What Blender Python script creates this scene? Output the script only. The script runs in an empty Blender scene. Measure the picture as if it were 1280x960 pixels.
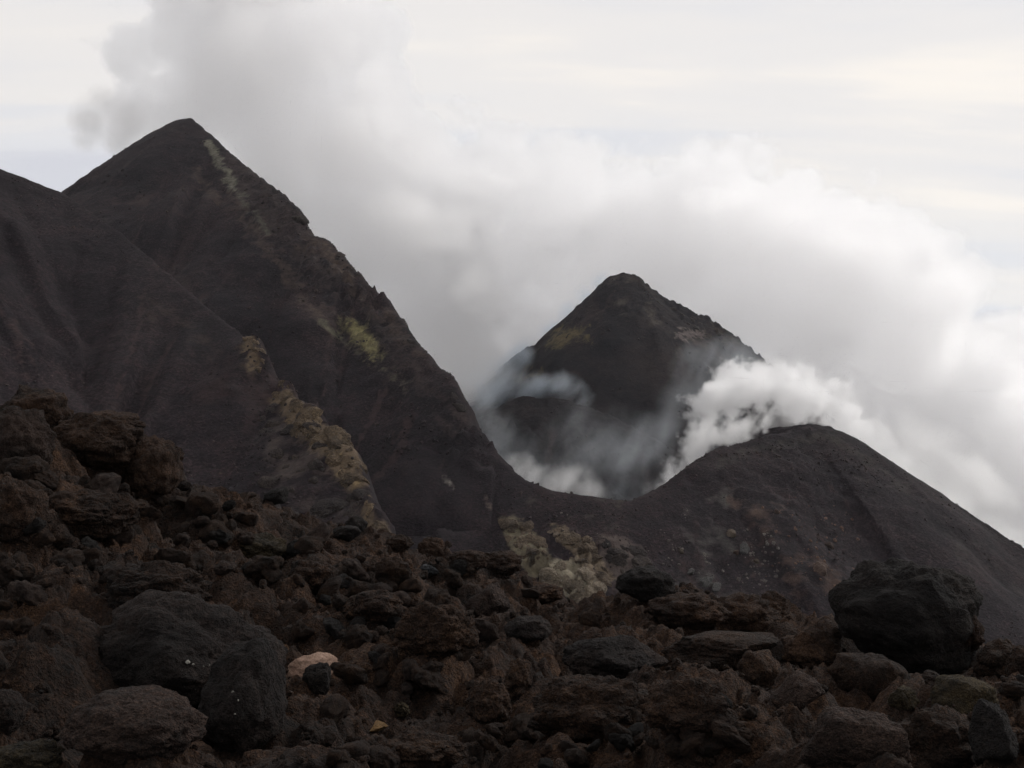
import bpy, math, random
import numpy as np
from mathutils import Vector, Euler

# ------------------------------------------------------------------ camera, sky, sun, exposure
scene = bpy.context.scene
COL = scene.collection
F_PX = 1372.0                      # focal length in photo pixels (1280 wide)
PITCH = math.atan(80.0 / F_PX)     # camera tilts up a little
CA, SA = math.cos(PITCH), math.sin(PITCH)

cam_data = bpy.data.cameras.new("camera")
cam = bpy.data.objects.new("camera", cam_data)
COL.objects.link(cam)
cam.location = (0, 0, 0)
cam.rotation_euler = (math.pi / 2 + PITCH, 0, 0)
cam_data.sensor_width = 36.0
cam_data.lens = 36.0 * F_PX / 1280.0
cam_data.clip_start = 0.1
cam_data.clip_end = 20000
scene.camera = cam

SUN_ELEV, SUN_AZ = math.radians(33), math.radians(57)   # azimuth clockwise from +Y (the view direction)
world = bpy.data.worlds.new("World")
scene.world = world
world.use_nodes = True


class NT:
    """small helper for building node trees"""
    def __init__(self, tree):
        self.t = tree
        self.n = tree.nodes
        self.l = tree.links

    def new(self, typ, **props):
        nd = self.n.new(typ)
        for k, v in props.items():
            setattr(nd, k, v)
        return nd

    def put(self, sock, val):
        if val is None:
            return
        if isinstance(val, bpy.types.NodeSocket):
            self.l.new(val, sock)
        else:
            sock.default_value = val

    def math(self, op, a, b=None, c=None, clamp=False):
        nd = self.new("ShaderNodeMath", operation=op, use_clamp=clamp)
        self.put(nd.inputs[0], a)
        if b is not None:
            self.put(nd.inputs[1], b)
        if c is not None:
            self.put(nd.inputs[2], c)
        return nd.outputs[0]

    def vmath(self, op, a, b=None, out=0):
        nd = self.new("ShaderNodeVectorMath", operation=op)
        self.put(nd.inputs[0], a)
        if b is not None:
            self.put(nd.inputs["Scale"] if op == "SCALE" else nd.inputs[1], b)
        return nd.outputs[out]

    def noise(self, vec, scale, detail=4, rough=0.55, dist=0.0, typ="FBM", dim="3D"):
        nd = self.new("ShaderNodeTexNoise", noise_dimensions=dim, noise_type=typ)
        self.put(nd.inputs["Vector"], vec)
        nd.inputs["Scale"].default_value = scale
        nd.inputs["Detail"].default_value = detail
        nd.inputs["Roughness"].default_value = rough
        nd.inputs["Distortion"].default_value = dist
        return nd.outputs["Fac"] if "Fac" in nd.outputs else nd.outputs[0]

    def voronoi(self, vec, scale, detail=0, rough=0.5, feature="F1", rand=1.0):
        nd = self.new("ShaderNodeTexVoronoi", feature=feature)
        self.put(nd.inputs["Vector"], vec)
        nd.inputs["Scale"].default_value = scale
        if "Detail" in nd.inputs:
            nd.inputs["Detail"].default_value = detail
            nd.inputs["Roughness"].default_value = rough
        nd.inputs["Randomness"].default_value = rand
        return nd.outputs["Distance"]

    def ramp(self, fac, stops, interp="LINEAR"):
        nd = self.new("ShaderNodeValToRGB")
        cr = nd.color_ramp
        cr.interpolation = interp
        while len(cr.elements) < len(stops):
            cr.elements.new(0.5)
        for e, (p, c) in zip(cr.elements, stops):
            e.position = p
            e.color = (c[0], c[1], c[2], 1.0) if hasattr(c, "__len__") else (c, c, c, 1.0)
        self.put(nd.inputs[0], fac)
        return nd.outputs[0]

    def mix(self, fac, a, b, blend="MIX"):
        nd = self.new("ShaderNodeMix", data_type="RGBA", blend_type=blend)
        self.put(nd.inputs[0], fac)
        self.put(nd.inputs[6], a if isinstance(a, bpy.types.NodeSocket) else (*a, 1.0))
        self.put(nd.inputs[7], b if isinstance(b, bpy.types.NodeSocket) else (*b, 1.0))
        return nd.outputs[2]


def build_world():
    w = NT(world.node_tree)
    for nd in list(w.n):
        w.n.remove(nd)
    out = w.new("ShaderNodeOutputWorld")
    bg = w.new("ShaderNodeBackground")
    sky = w.new("ShaderNodeTexSky", sky_type="NISHITA")
    sky.sun_disc = False
    sky.sun_elevation = SUN_ELEV
    sky.sun_rotation = SUN_AZ
    sky.altitude = 900
    skyc = w.vmath("SCALE", sky.outputs[0], 0.10)
    tc = w.new("ShaderNodeTexCoord")
    d = w.vmath("NORMALIZE", tc.outputs["Generated"])
    sep = w.new("ShaderNodeSeparateXYZ")
    w.put(sep.inputs[0], d)
    # layered high cloud: project the direction on to a flat cloud deck
    zz = w.math("ADD", w.math("ABSOLUTE", sep.outputs[2]), 0.16)
    comb = w.new("ShaderNodeCombineXYZ")
    w.put(comb.inputs[0], w.math("DIVIDE", sep.outputs[0], zz))
    w.put(comb.inputs[1], w.math("DIVIDE", sep.outputs[1], zz))
    mp = w.new("ShaderNodeMapping")
    mp.inputs["Scale"].default_value = (0.26, 1.0, 1.0)
    mp.inputs["Rotation"].default_value = (0, 0, math.radians(8))
    mp.inputs["Location"].default_value = (7.7, 0.4, 0.0)
    w.put(mp.inputs[0], comb.outputs[0])
    n1 = w.noise(mp.outputs[0], 1.5, 6, 0.55, 0.25)
    n2 = w.noise(mp.outputs[0], 0.7, 4, 0.5, 0.4)
    nn = w.math("ADD", w.math("MULTIPLY", n1, 0.65), w.math("MULTIPLY", n2, 0.35))
    cloud = w.ramp(nn, [(0.39, (0.60, 0.60, 0.64)), (0.47, (0.69, 0.685, 0.70)),
                        (0.54, (0.765, 0.735, 0.71)), (0.61, (0.88, 0.82, 0.745))], "EASE")
    colr = w.mix(0.93, skyc, cloud)
    w.put(bg.inputs[0], colr)
    bg.inputs[1].default_value = 1.0
    w.l.new(bg.outputs[0], out.inputs[0])


build_world()

sun_data = bpy.data.lights.new("sun", "SUN")
sun_data.energy = 1.5
sun_data.angle = math.radians(14)
sun_data.color = (1.0, 0.965, 0.925)
sun = bpy.data.objects.new("sun", sun_data)
COL.objects.link(sun)
sdir = Vector((math.sin(SUN_AZ) * math.cos(SUN_ELEV), math.cos(SUN_AZ) * math.cos(SUN_ELEV), math.sin(SUN_ELEV)))
sun.rotation_euler = sdir.to_track_quat("Z", "Y").to_euler()

vs = scene.view_settings
vs.view_transform = "Standard"
vs.look = "None"
vs.exposure = 0.25
vs.gamma = 1.0
vs.use_curve_mapping = False
scene.render.engine = "CYCLES"
cy = scene.cycles
cy.max_bounces = 16
cy.diffuse_bounces = 3
cy.glossy_bounces = 2
cy.volume_bounces = 16
cy.transparent_max_bounces = 8
cy.volume_step_rate = 3.0
cy.volume_max_steps = 512
cy.use_adaptive_sampling = True
cy.adaptive_threshold = 0.06
cy.use_denoising = True

rng = np.random.default_rng(7)


# ------------------------------------------------------------------ projection helpers
def P(px, py, depth):
    """world point seen at photo pixel (px, py) at distance `depth` along +Y"""
    a = (px - 640.0) / F_PX
    b = (480.0 - py) / F_PX
    dy = CA - b * SA
    return np.array((a * depth / dy, depth, (SA + b * CA) * depth / dy))


def elev(py):
    b = (480.0 - py) / F_PX
    return (SA + b * CA) / (CA - b * SA)


def project(v):
    f = v[:, 1] * CA + v[:, 2] * SA
    u = -v[:, 1] * SA + v[:, 2] * CA
    f = np.maximum(f, 0.1)
    return 640 + F_PX * v[:, 0] / f, 480 - F_PX * u / f


# ------------------------------------------------------------------ numpy noise
def _hash(i, j, k, seed):
    h = (i.astype(np.uint32) * np.uint32(374761393) + j.astype(np.uint32) * np.uint32(668265263)
         + k.astype(np.uint32) * np.uint32(2147483647 - 1640531) + np.uint32((seed * 974711 + 12345) & 0xffffffff))
    h = (h ^ (h >> np.uint32(13))) * np.uint32(1274126177)
    h = (h ^ (h >> np.uint32(16))) * np.uint32(2246822519)
    return h ^ (h >> np.uint32(15))


def vnoise(p, seed=0):
    """value noise, -1..1"""
    p = np.asarray(p, dtype=np.float64)
    f0 = np.floor(p)
    fr = p - f0
    fr = fr * fr * fr * (fr * (fr * 6 - 15) + 10)
    i = f0.astype(np.int64)
    out = np.zeros(len(p))
    for dx in (0, 1):
        wx = fr[:, 0] if dx else 1 - fr[:, 0]
        for dy in (0, 1):
            wy = fr[:, 1] if dy else 1 - fr[:, 1]
            for dz in (0, 1):
                wz = fr[:, 2] if dz else 1 - fr[:, 2]
                h = _hash(i[:, 0] + dx, i[:, 1] + dy, i[:, 2] + dz, seed)
                out += wx * wy * wz * (h.astype(np.float64) / 4294967295.0)
    return out * 2 - 1


def fbm(p, octaves=4, gain=0.5, lac=2.03, seed=0, ridged=False):
    out = np.zeros(len(p))
    amp, tot = 1.0, 0.0
    q = np.array(p, dtype=np.float64)
    for o in range(octaves):
        n = vnoise(q, seed + o * 17)
        if ridged:
            n = 1 - 2 * np.abs(n)
        out += amp * n
        tot += amp
        amp *= gain
        q = q * lac + 3.17
    return out / tot


def worley(p, seed=0):
    """distance to nearest and second nearest feature point"""
    p = np.asarray(p, dtype=np.float64)
    i0 = np.floor(p).astype(np.int64)
    f1 = np.full(len(p), 9.0)
    f2 = np.full(len(p), 9.0)
    for dx in (-1, 0, 1):
        for dy in (-1, 0, 1):
            for dz in (-1, 0, 1):
                c = i0 + np.array((dx, dy, dz))
                h = _hash(c[:, 0], c[:, 1], c[:, 2], seed)
                r = np.stack(((h & 1023), (h >> np.uint32(10)) & 1023, (h >> np.uint32(20)) & 1023), 1) / 1023.0
                d = np.sqrt(((c + r - p) ** 2).sum(1))
                m = d < f1
                f2 = np.where(m, f1, np.minimum(f2, d))
                f1 = np.where(m, d, f1)
    return f1, f2


def smooth(a, b, x):
    t = np.clip((x - a) / (b - a), 0, 1)
    return t * t * (3 - 2 * t)


# ------------------------------------------------------------------ mesh helpers
def mesh_from(name, verts, faces):
    """fast mesh from numpy arrays (faces: n x 3 or n x 4)"""
    me = bpy.data.meshes.new(name)
    nf, k = faces.shape
    me.vertices.add(len(verts))
    me.vertices.foreach_set("co", np.ascontiguousarray(verts, dtype=np.float32).ravel())
    me.loops.add(nf * k)
    me.loops.foreach_set("vertex_index", np.ascontiguousarray(faces, dtype=np.int32).ravel())
    me.polygons.add(nf)
    me.polygons.foreach_set("loop_start", np.arange(nf, dtype=np.int32) * k)
    me.polygons.foreach_set("use_smooth", np.ones(nf, dtype=bool))
    me.update(calc_edges=True)
    return me


def link(name, me, mat=None, parent=None):
    o = bpy.data.objects.new(name, me)
    COL.objects.link(o)
    if mat is not None and me is not None and len(me.materials) == 0:
        me.materials.append(mat)
    if parent is not None:
        o.parent = parent
    return o


def tag(o, label=None, cat=None, group=None, kind=None):
    if label:
        o["label"] = label
    if cat:
        o["category"] = cat
    if group:
        o["group"] = group
    if kind:
        o["kind"] = kind
    return o


def grid_faces(nu, nv):
    a = np.arange(nu * nv).reshape(nu, nv)
    return np.stack((a[:-1, :-1], a[1:, :-1], a[1:, 1:], a[:-1, 1:]), -1).reshape(-1, 4)


def add_colour(me, rgba):
    at = me.attributes.new("mineral", "FLOAT_COLOR", "POINT")
    at.data.foreach_set("color", np.ascontiguousarray(rgba, dtype=np.float32).ravel())


# ------------------------------------------------------------------ materials
def new_mat(name):
    m = bpy.data.materials.new(name)
    m.use_nodes = True
    nt = NT(m.node_tree)
    for nd in list(nt.n):
        nt.n.remove(nd)
    out = nt.new("ShaderNodeOutputMaterial")
    return m, nt, out


def rock_material(name, dark, mid, light, scale=1.0, bump=0.6, spec=0.2, rough=0.95, grain=1.0):
    m, nt, out = new_mat(name)
    bs = nt.new("ShaderNodeBsdfPrincipled")
    nt.l.new(bs.outputs[0], out.inputs[0])
    tc = nt.new("ShaderNodeTexCoord")
    oi = nt.new("ShaderNodeObjectInfo")
    vec = nt.vmath("ADD", tc.outputs["Object"], nt.vmath("SCALE", oi.outputs["Location"], 0.37))
    big = nt.noise(vec, 0.8 * scale, 5, 0.6, 0.3)
    fine = nt.noise(vec, 11 * scale, 7, 0.75, 0.4)
    speck = nt.noise(vec, 48 * scale, 4, 0.75)
    f = nt.math("ADD", nt.math("MULTIPLY", big, 0.5), nt.math("MULTIPLY", fine, 0.5))
    c = nt.ramp(f, [(0.38, dark), (0.5, mid), (0.64, light)])
    sp = nt.ramp(speck, [(0.32, 0.25), (0.52, 0.95), (0.62, 1.6), (0.75, 2.6)])
    c = nt.mix(0.9 * grain, c, sp, "MULTIPLY")
    rnd = nt.math("ADD", nt.math("MULTIPLY", oi.outputs["Random"], 0.4), 0.8)
    c = nt.vmath("SCALE", c, rnd)
    nt.put(bs.inputs["Base Color"], c)
    bs.inputs["Roughness"].default_value = rough
    bs.inputs["Specular IOR Level"].default_value = spec
    v1 = nt.voronoi(vec, 10 * scale, 3, 0.7)
    v2 = nt.voronoi(vec, 27 * scale, 2, 0.7)
    hgt = nt.math("ADD", nt.math("MULTIPLY", fine, 1.0), nt.math("MULTIPLY", v1, 0.6))
    hgt = nt.math("ADD", hgt, nt.math("ADD", nt.math("MULTIPLY", speck, 0.35), nt.math("MULTIPLY", v2, 0.3)))
    bp = nt.new("ShaderNodeBump")
    bp.inputs["Strength"].default_value = min(bump, 1.0)
    bp.inputs["Distance"].default_value = 0.13 / scale
    nt.put(bp.inputs["Height"], hgt)
    nt.put(bs.inputs["Normal"], bp.outputs[0])
    return m


M_CLINK = rock_material("clinker", (0.0049, 0.0033, 0.0027), (0.0280, 0.0150, 0.0097), (0.0790, 0.0414, 0.0225), 1.3, 1.0)
M_BROWN = rock_material("brown_lava", (0.0059, 0.0039, 0.0031), (0.0302, 0.0165, 0.0107), (0.0790, 0.0427, 0.0243), 1.6, 1.0)
M_DARK = rock_material("dark_lava", (0.0043, 0.0037, 0.0038), (0.0111, 0.0090, 0.0087), (0.0311, 0.0237, 0.0200), 1.8, 1.0)
M_RED = rock_material("reddish_lava", (0.0089, 0.0063, 0.0056), (0.0370, 0.0233, 0.0185), (0.0777, 0.0503, 0.0392), 2.0, 1.0)
M_OLIVE = rock_material("olive_lava", (0.0081, 0.0067, 0.0048), (0.0414, 0.0303, 0.0159), (0.0888, 0.0636, 0.0311), 2.2, 1.0)
M_MAUVE = rock_material("mauve_grey_lava", (0.0050, 0.0040, 0.0040), (0.0165, 0.0120, 0.0110), (0.046, 0.032, 0.027), 1.9, 1.0)
M_PINK = rock_material("pale_pink_rock", (0.13, 0.075, 0.055), (0.25, 0.165, 0.125), (0.36, 0.25, 0.195), 6.0, 0.6)
M_OCHRE = rock_material("ochre_rock", (0.05, 0.028, 0.012), (0.105, 0.062, 0.025), (0.15, 0.09, 0.04), 6.0, 0.6)
M_GREY = rock_material("grey_rock", (0.03, 0.032, 0.036), (0.06, 0.062, 0.066), (0.12, 0.12, 0.12), 1.2, 0.6)
M_SPOT = rock_material("whitish_crust", (0.12, 0.115, 0.10), (0.30, 0.29, 0.26), (0.45, 0.44, 0.40), 8.0, 0.3)


def slope_material(name, dark, mid, warm, bump=0.5):
    """loose ash and scoria of the cones; mineral crusts come from the 'mineral' attribute"""
    m, nt, out = new_mat(name)
    bs = nt.new("ShaderNodeBsdfPrincipled")
    nt.l.new(bs.outputs[0], out.inputs[0])
    tc = nt.new("ShaderNodeTexCoord")
    vec = tc.outputs["Object"]
    big = nt.noise(vec, 0.045, 5, 0.6, 0.4)
    med = nt.noise(vec, 0.35, 5, 0.65)
    fine = nt.noise(vec, 2.2, 4, 0.75)
    f = nt.math("ADD", nt.math("MULTIPLY", big, 0.5), nt.math("ADD", nt.math("MULTIPLY", med, 0.25), nt.math("MULTIPLY", fine, 0.25)))
    c = nt.ramp(f, [(0.38, dark), (0.5, mid), (0.64, warm)])
    sp = nt.ramp(fine, [(0.34, 0.35), (0.52, 0.95), (0.62, 1.5), (0.75, 2.4)])
    c = nt.mix(0.85, c, sp, "MULTIPLY")
    at = nt.new("ShaderNodeAttribute", attribute_name="mineral")
    mask = nt.math("ADD", at.outputs["Alpha"], nt.math("MULTIPLY", nt.math("SUBTRACT", nt.noise(vec, 0.5, 6, 0.7), 0.5), 1.1))
    mask = nt.math("MULTIPLY", nt.ramp(mask, [(0.35, 0.0), (0.75, 1.0)]), nt.math("GREATER_THAN", at.outputs["Alpha"], 0.01))
    crust = nt.mix(0.8, at.outputs["Color"], nt.ramp(nt.noise(vec, 0.9, 6, 0.7), [(0.3, 0.4), (0.52, 1.0), (0.7, 1.45)]), "MULTIPLY")
    c = nt.mix(mask, c, crust)
    nt.put(bs.inputs["Base Color"], c)
    bs.inputs["Roughness"].default_value = 0.95
    bs.inputs["Specular IOR Level"].default_value = 0.15
    bp = nt.new("ShaderNodeBump")
    bp.inputs["Strength"].default_value = bump
    bp.inputs["Distance"].default_value = 1.3
    nt.put(bp.inputs["Height"], nt.math("ADD", nt.math("MULTIPLY", med, 0.8), nt.math("MULTIPLY", fine, 0.45)))
    nt.put(bs.inputs["Normal"], bp.outputs[0])
    return m


M_ASH = slope_material("volcanic_ash", (0.0062, 0.0046, 0.0064), (0.0122, 0.0084, 0.0105), (0.028, 0.0180, 0.0188))
M_FAR = slope_material("scoria", (0.0058, 0.0046, 0.0062), (0.0108, 0.0082, 0.0098), (0.026, 0.0180, 0.0168), 0.8)


# ------------------------------------------------------------------ the volcano: heightfields grown from ridge lines
def resample(pts, step=1.0):
    pts = np.array(pts, dtype=float)
    seg = np.sqrt(((pts[1:] - pts[:-1]) ** 2).sum(1))
    s = np.concatenate(([0], np.cumsum(seg)))
    n = max(2, int(s[-1] / step))
    t = np.linspace(0, s[-1], n)
    return np.stack([np.interp(t, s, pts[:, k]) for k in range(3)], 1)


def ridge(pix, step=1.0):
    return resample([P(*p) for p in pix], step)


def cone_height(xy, ridges, slope, rnd=2.0):
    """max over ridge samples of z - slope * distance; slope may be (outer, inner): beyond a ridge drawn left to right the
    ground falls away at the inner slope, measured from the nearest ridge point"""
    ko, ki = slope if isinstance(slope, tuple) else (slope, slope)
    best = np.full(len(xy), -1e9)
    par = np.zeros(len(xy))
    dist = np.zeros(len(xy))
    off = 0.0
    for R in ridges:
        tg = np.gradient(R[:, :2], axis=0)
        ker = np.ones(9) / 9
        tg = np.stack([np.convolve(np.pad(tg[:, k], 4, mode="edge"), ker, "valid") for k in (0, 1)], 1)
        tg /= np.linalg.norm(tg, axis=1)[:, None]
        hb = np.full(len(xy), -1e9)
        pb = np.zeros(len(xy))
        db = np.zeros(len(xy))
        dn = np.full(len(xy), 1e9)
        jn = np.zeros(len(xy), int)
        for i in range(0, len(R)):
            dx = xy[:, 0] - R[i, 0]
            dy = xy[:, 1] - R[i, 1]
            d = np.sqrt(dx * dx + dy * dy + rnd * rnd) - rnd
            h = R[i, 2] - ko * d
            m = h > hb
            hb[m] = h[m]
            pb[m] = i
            db[m] = d[m]
            m = d < dn
            dn[m] = d[m]
            jn[m] = i
        if ko != ki:
            ex, ey = xy[:, 0] - R[jn, 0], xy[:, 1] - R[jn, 1]
            cr = tg[jn, 0] * ey - tg[jn, 1] * ex
            lim = R[jn, 2] - ki * np.maximum(dn, 0)
            hb = np.where(cr > 0, np.minimum(hb, lim), hb)
        m = hb > best
        best[m] = hb[m]
        par[m] = off + pb[m]
        dist[m] = db[m]
        off += len(R) + 50
    return best, par, dist


def build_cone(name, ridges, slope, x0, x1, y0, y1, step, mat, rough, rough_fn=None, mineral_fn=None, seed=0, floor=-70, rnd=2.0, kindlabel=None):
    nx = int((x1 - x0) / step) + 1
    ny = int((y1 - y0) / step) + 1
    gx, gy = np.meshgrid(np.linspace(x0, x1, nx), np.linspace(y0, y1, ny), indexing="ij")
    xy = np.stack((gx.ravel(), gy.ravel()), 1)
    # soft meander of the sampling position keeps the facets from looking ruled
    q3 = np.stack((xy[:, 0], xy[:, 1], np.zeros(len(xy))), 1)
    wob = np.stack((fbm(q3 * 0.07, 3, seed=seed + 31), fbm(q3 * 0.07, 3, seed=seed + 47)), 1)
    h0, par, dist = cone_height(xy, ridges, slope, rnd)
    h, _, _ = cone_height(xy + wob * np.clip(dist * 0.12, 0, 3.5)[:, None], ridges, slope, rnd)
    v = np.stack((xy[:, 0], xy[:, 1], h), 1)
    gul = fbm(np.stack((par * 0.16, dist * 0.012, np.zeros(len(par))), 1), 4, 0.55, seed=seed + 5)
    h = h + gul * np.clip(dist * 0.09, 0, 2.8)
    h = h + fbm(v * 0.08, 4, seed=seed + 9) * 1.0 * rough * (0.15 + 0.85 * smooth(0, 10, dist)) + fbm(v * 0.6, 3, seed=seed + 11) * 0.28 * rough
    px, py = project(v)
    if rough_fn is not None:
        amt = rough_fn(px, py, dist, par)
        f1, f2 = worley(v * 0.21 + fbm(v * 0.2, 3, seed=seed + 15)[:, None] * 0.6, seed + 3)
        amt = amt * (0.35 + 1.3 * smooth(-0.35, 0.45, fbm(v * 0.05, 3, seed=seed + 25)))
        rg = fbm(v * np.array((0.22, 0.22, 0.3)), 5, 0.6, seed=seed + 21, ridged=True)
        fr = fbm(v * np.array((0.75, 0.75, 0.5)), 4, 0.6, seed=seed + 27, ridged=True)
        h = h + amt * (rg * 1.0 + (f2 - f1) * 1.3 - 0.4 + 0.45 * fr)
    keep = h > floor
    h = np.maximum(h, floor)
    v = np.stack((xy[:, 0], xy[:, 1], h), 1)
    faces = grid_faces(nx, ny)
    faces = faces[keep[faces].any(1)]
    used = np.zeros(len(v), bool)
    used[faces.ravel()] = True
    idx = np.cumsum(used) - 1
    col = np.zeros((len(v), 4))
    if mineral_fn is not None:
        px, py = project(v)
        col = mineral_fn(px, py, v, dist)
    trk = fbm(np.stack((par * 0.30 + fbm(v * 0.05, 3, seed=seed + 61) * 1.5, dist * 0.018, np.full(len(par), 3.3)), 1), 5, 0.6, seed=seed + 63)
    blend(col, np.where(col[:, 3] < 0.5, 0.72 * smooth(0.02, 0.5, trk) * smooth(2, 14, dist), 0), (0.034, 0.0225, 0.0222))
    me = mesh_from(name, v[used], idx[faces][:, [0, 1, 2, 3]])
    add_colour(me, col[used])
    o = link(name, me, mat)
    tag(o, kind="structure")
    def height_at(x, y):
        fx = np.clip((x - x0) / (x1 - x0) * (nx - 1), 0, nx - 1.001)
        fy = np.clip((y - y0) / (y1 - y0) * (ny - 1), 0, ny - 1.001)
        return float(h.reshape(nx, ny)[int(round(fx)), int(round(fy))])
    o_h[name] = height_at
    return o


o_h = {}


def seg_dist(px, py, line):
    """distance in photo pixels to a polyline, used to lay out deposits on the slope"""
    best = np.full(len(px), 1e9)
    for (ax, ay), (bx, by) in zip(line[:-1], line[1:]):
        ux, uy = bx - ax, by - ay
        L = ux * ux + uy * uy
        t = np.clip(((px - ax) * ux + (py - ay) * uy) / L, 0, 1)
        best = np.minimum(best, np.hypot(px - ax - t * ux, py - ay - t * uy))
    return best


def poly_mask(px, py, poly, soft=5.0):
    """1 inside a polygon given in photo pixels, fading over `soft` pixels outside"""
    inside = np.zeros(len(px), bool)
    n = len(poly)
    for i in range(n):
        (ax, ay), (bx, by) = poly[i], poly[(i + 1) % n]
        c = (ay > py) != (by > py)
        with np.errstate(divide="ignore", invalid="ignore"):
            xi = ax + (py - ay) * (bx - ax) / (by - ay if by != ay else 1e-9)
        inside ^= c & (px < xi)
    d = seg_dist(px, py, list(poly) + [poly[0]])
    return np.where(inside, 0.5 + 0.5 * smooth(0, soft, d), 0.5 * smooth(soft, 0, d))


def warp_px(px, py, v, amt, seed):
    """ragged edges for deposits: shift by noise tied to the rock itself"""
    return px + fbm(v * 0.35, 4, 0.6, seed=seed) * amt, py + fbm(v * 0.35 + 9, 4, 0.6, seed=seed + 1) * amt


def blend(col, w, rgb):
    w = np.clip(w, 0, 1)
    m = w > col[:, 3]
    col[m, :3] = rgb
    col[m, 3] = w[m]
    return col


# --- great left cone
LEFT_R = [(-260, 470, 362), (-60, 330, 350), (80, 243, 338), (150, 197, 330), (200, 162, 324), (226, 149, 321), (238, 148, 319), (262, 168, 311), (300, 203, 298), (322, 220, 290), (355, 245, 279),
          (374, 263, 273), (380, 288, 268), (412, 303, 260), (440, 335, 252), (465, 362, 245), (495, 392, 236), (520, 428, 226), (545, 455, 218),
          (567, 478, 211), (580, 508, 205), (584, 528, 202), (610, 564, 197), (650, 596, 190), (700, 620, 184)]
SULPHUR = [(423, 398), (442, 400), (465, 422), (480, 446), (462, 452), (446, 436), (434, 420)]


def left_rough(px, py, dist, par):
    a = 0.15 + 2.2 * smooth(24, 2, dist) * smooth(230, 330, px) * smooth(660, 590, px)
    return a * (0.45 + 0.55 * smooth(0, 5, dist))


def left_mineral(px, py, v, dist):
    col = np.zeros((len(px), 4))
    qx, qy = warp_px(px, py, v, 22, 201)
    rx, ry = warp_px(px, py, v, 10, 211)
    st = fbm(np.stack(((px * 0.72 - py * 0.69) * 0.09, (px + py) * 0.012, v[:, 2] * 0.02), 1), 4, 0.6, seed=219)
    blend(col, 0.62 * smooth(26, 2, seg_dist(qx, qy, [(240, 222), (300, 262), (345, 320), (385, 380), (420, 415)])) * (0.85 + 0.6 * st), (0.058, 0.042, 0.035))
    blend(col, 0.60 * smooth(26, 4, seg_dist(qx, qy, [(385, 300), (425, 335), (470, 380), (520, 440)])) * (0.85 + 0.6 * st), (0.060, 0.043, 0.035))
    blend(col, 0.52 * smooth(70, 6, seg_dist(qx, qy, [(300, 215), (430, 345), (520, 450), (570, 520)])) * (0.85 + 0.8 * st), (0.042, 0.032, 0.030))
    blend(col, 0.40 * smooth(34, 6, seg_dist(qx, qy, [(100, 270), (220, 360), (300, 425)])) * (0.9 + 0.8 * st), (0.034, 0.029, 0.027))
    blend(col, 0.80 * smooth(13, 1, seg_dist(rx, ry, [(262, 180), (278, 208), (292, 232)])) * (0.85 + 0.7 * st), (0.105, 0.100, 0.078))
    blend(col, 0.68 * smooth(12, 1, seg_dist(rx, ry, [(292, 232), (312, 262), (335, 292)])) * (0.8 + 0.9 * st), (0.078, 0.072, 0.058))
    blend(col, 0.66 * smooth(18, 2, seg_dist(rx, ry, [(405, 402), (455, 440), (508, 485)])) * (0.8 + 0.8 * st), (0.080, 0.073, 0.052))
    blend(col, poly_mask(rx, ry, SULPHUR, 16.0) * (0.92 + 0.6 * st), (0.175, 0.155, 0.078))
    blend(col, 0.75 * smooth(7, 1, seg_dist(rx, ry, [(556, 602), (572, 612)])), (0.12, 0.11, 0.10))
    blend(col, 0.6 * smooth(8, 1, seg_dist(rx, ry, [(607, 622), (618, 640)])), (0.10, 0.08, 0.07))
    return col


build_cone("mountain_left", [ridge(LEFT_R)], (0.86, 2.2), -270, 40, 90, 352, 0.7, M_ASH, 0.8, left_rough, left_mineral, seed=1, rnd=1.2)

# --- near hill on the left with its broken ochre rim
HILL_R = [(-420, 130, 190), (-160, 160, 196), (0, 211, 205), (80, 243, 206), (150, 292, 196), (220, 352, 184), (300, 418, 170), (322, 424, 166), (328, 455, 162), (352, 480, 157),
          (372, 500, 152), (395, 513, 147), (412, 537, 143), (430, 540, 140), (445, 565, 136), (457, 605, 131), (463, 628, 126), (480, 656, 120), (484, 700, 112), (500, 800, 100)]
CRAG_DARK = [(330, 470), (352, 482), (400, 545), (440, 605), (456, 625), (470, 668), (400, 672), (345, 640), (318, 590), (322, 520)]
CRAGS = [[(300, 413), (322, 420), (330, 440), (331, 463), (320, 459), (311, 434)],
         [(336, 495), (361, 478), (373, 500), (393, 510), (412, 535), (430, 535), (446, 562), (458, 601), (456, 615), (440, 606), (428, 589), (416, 566), (396, 558), (375, 543), (364, 518), (350, 503)],
         [(454, 629), (463, 622), (468, 640), (483, 654), (488, 674), (460, 670), (453, 658)]]


def hill_crag(px, py, soft=6.0):
    w = np.zeros(len(px))
    for c in CRAGS:
        w = np.maximum(w, poly_mask(px, py, c, soft))
    return w


def hill_rough(px, py, dist, par):
    w = smooth(80, 10, seg_dist(px, py, [(330, 470), (400, 540), (450, 600), (480, 670)]))
    return 0.12 + 0.9 * w + 1.9 * hill_crag(px, py, 12)


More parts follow.
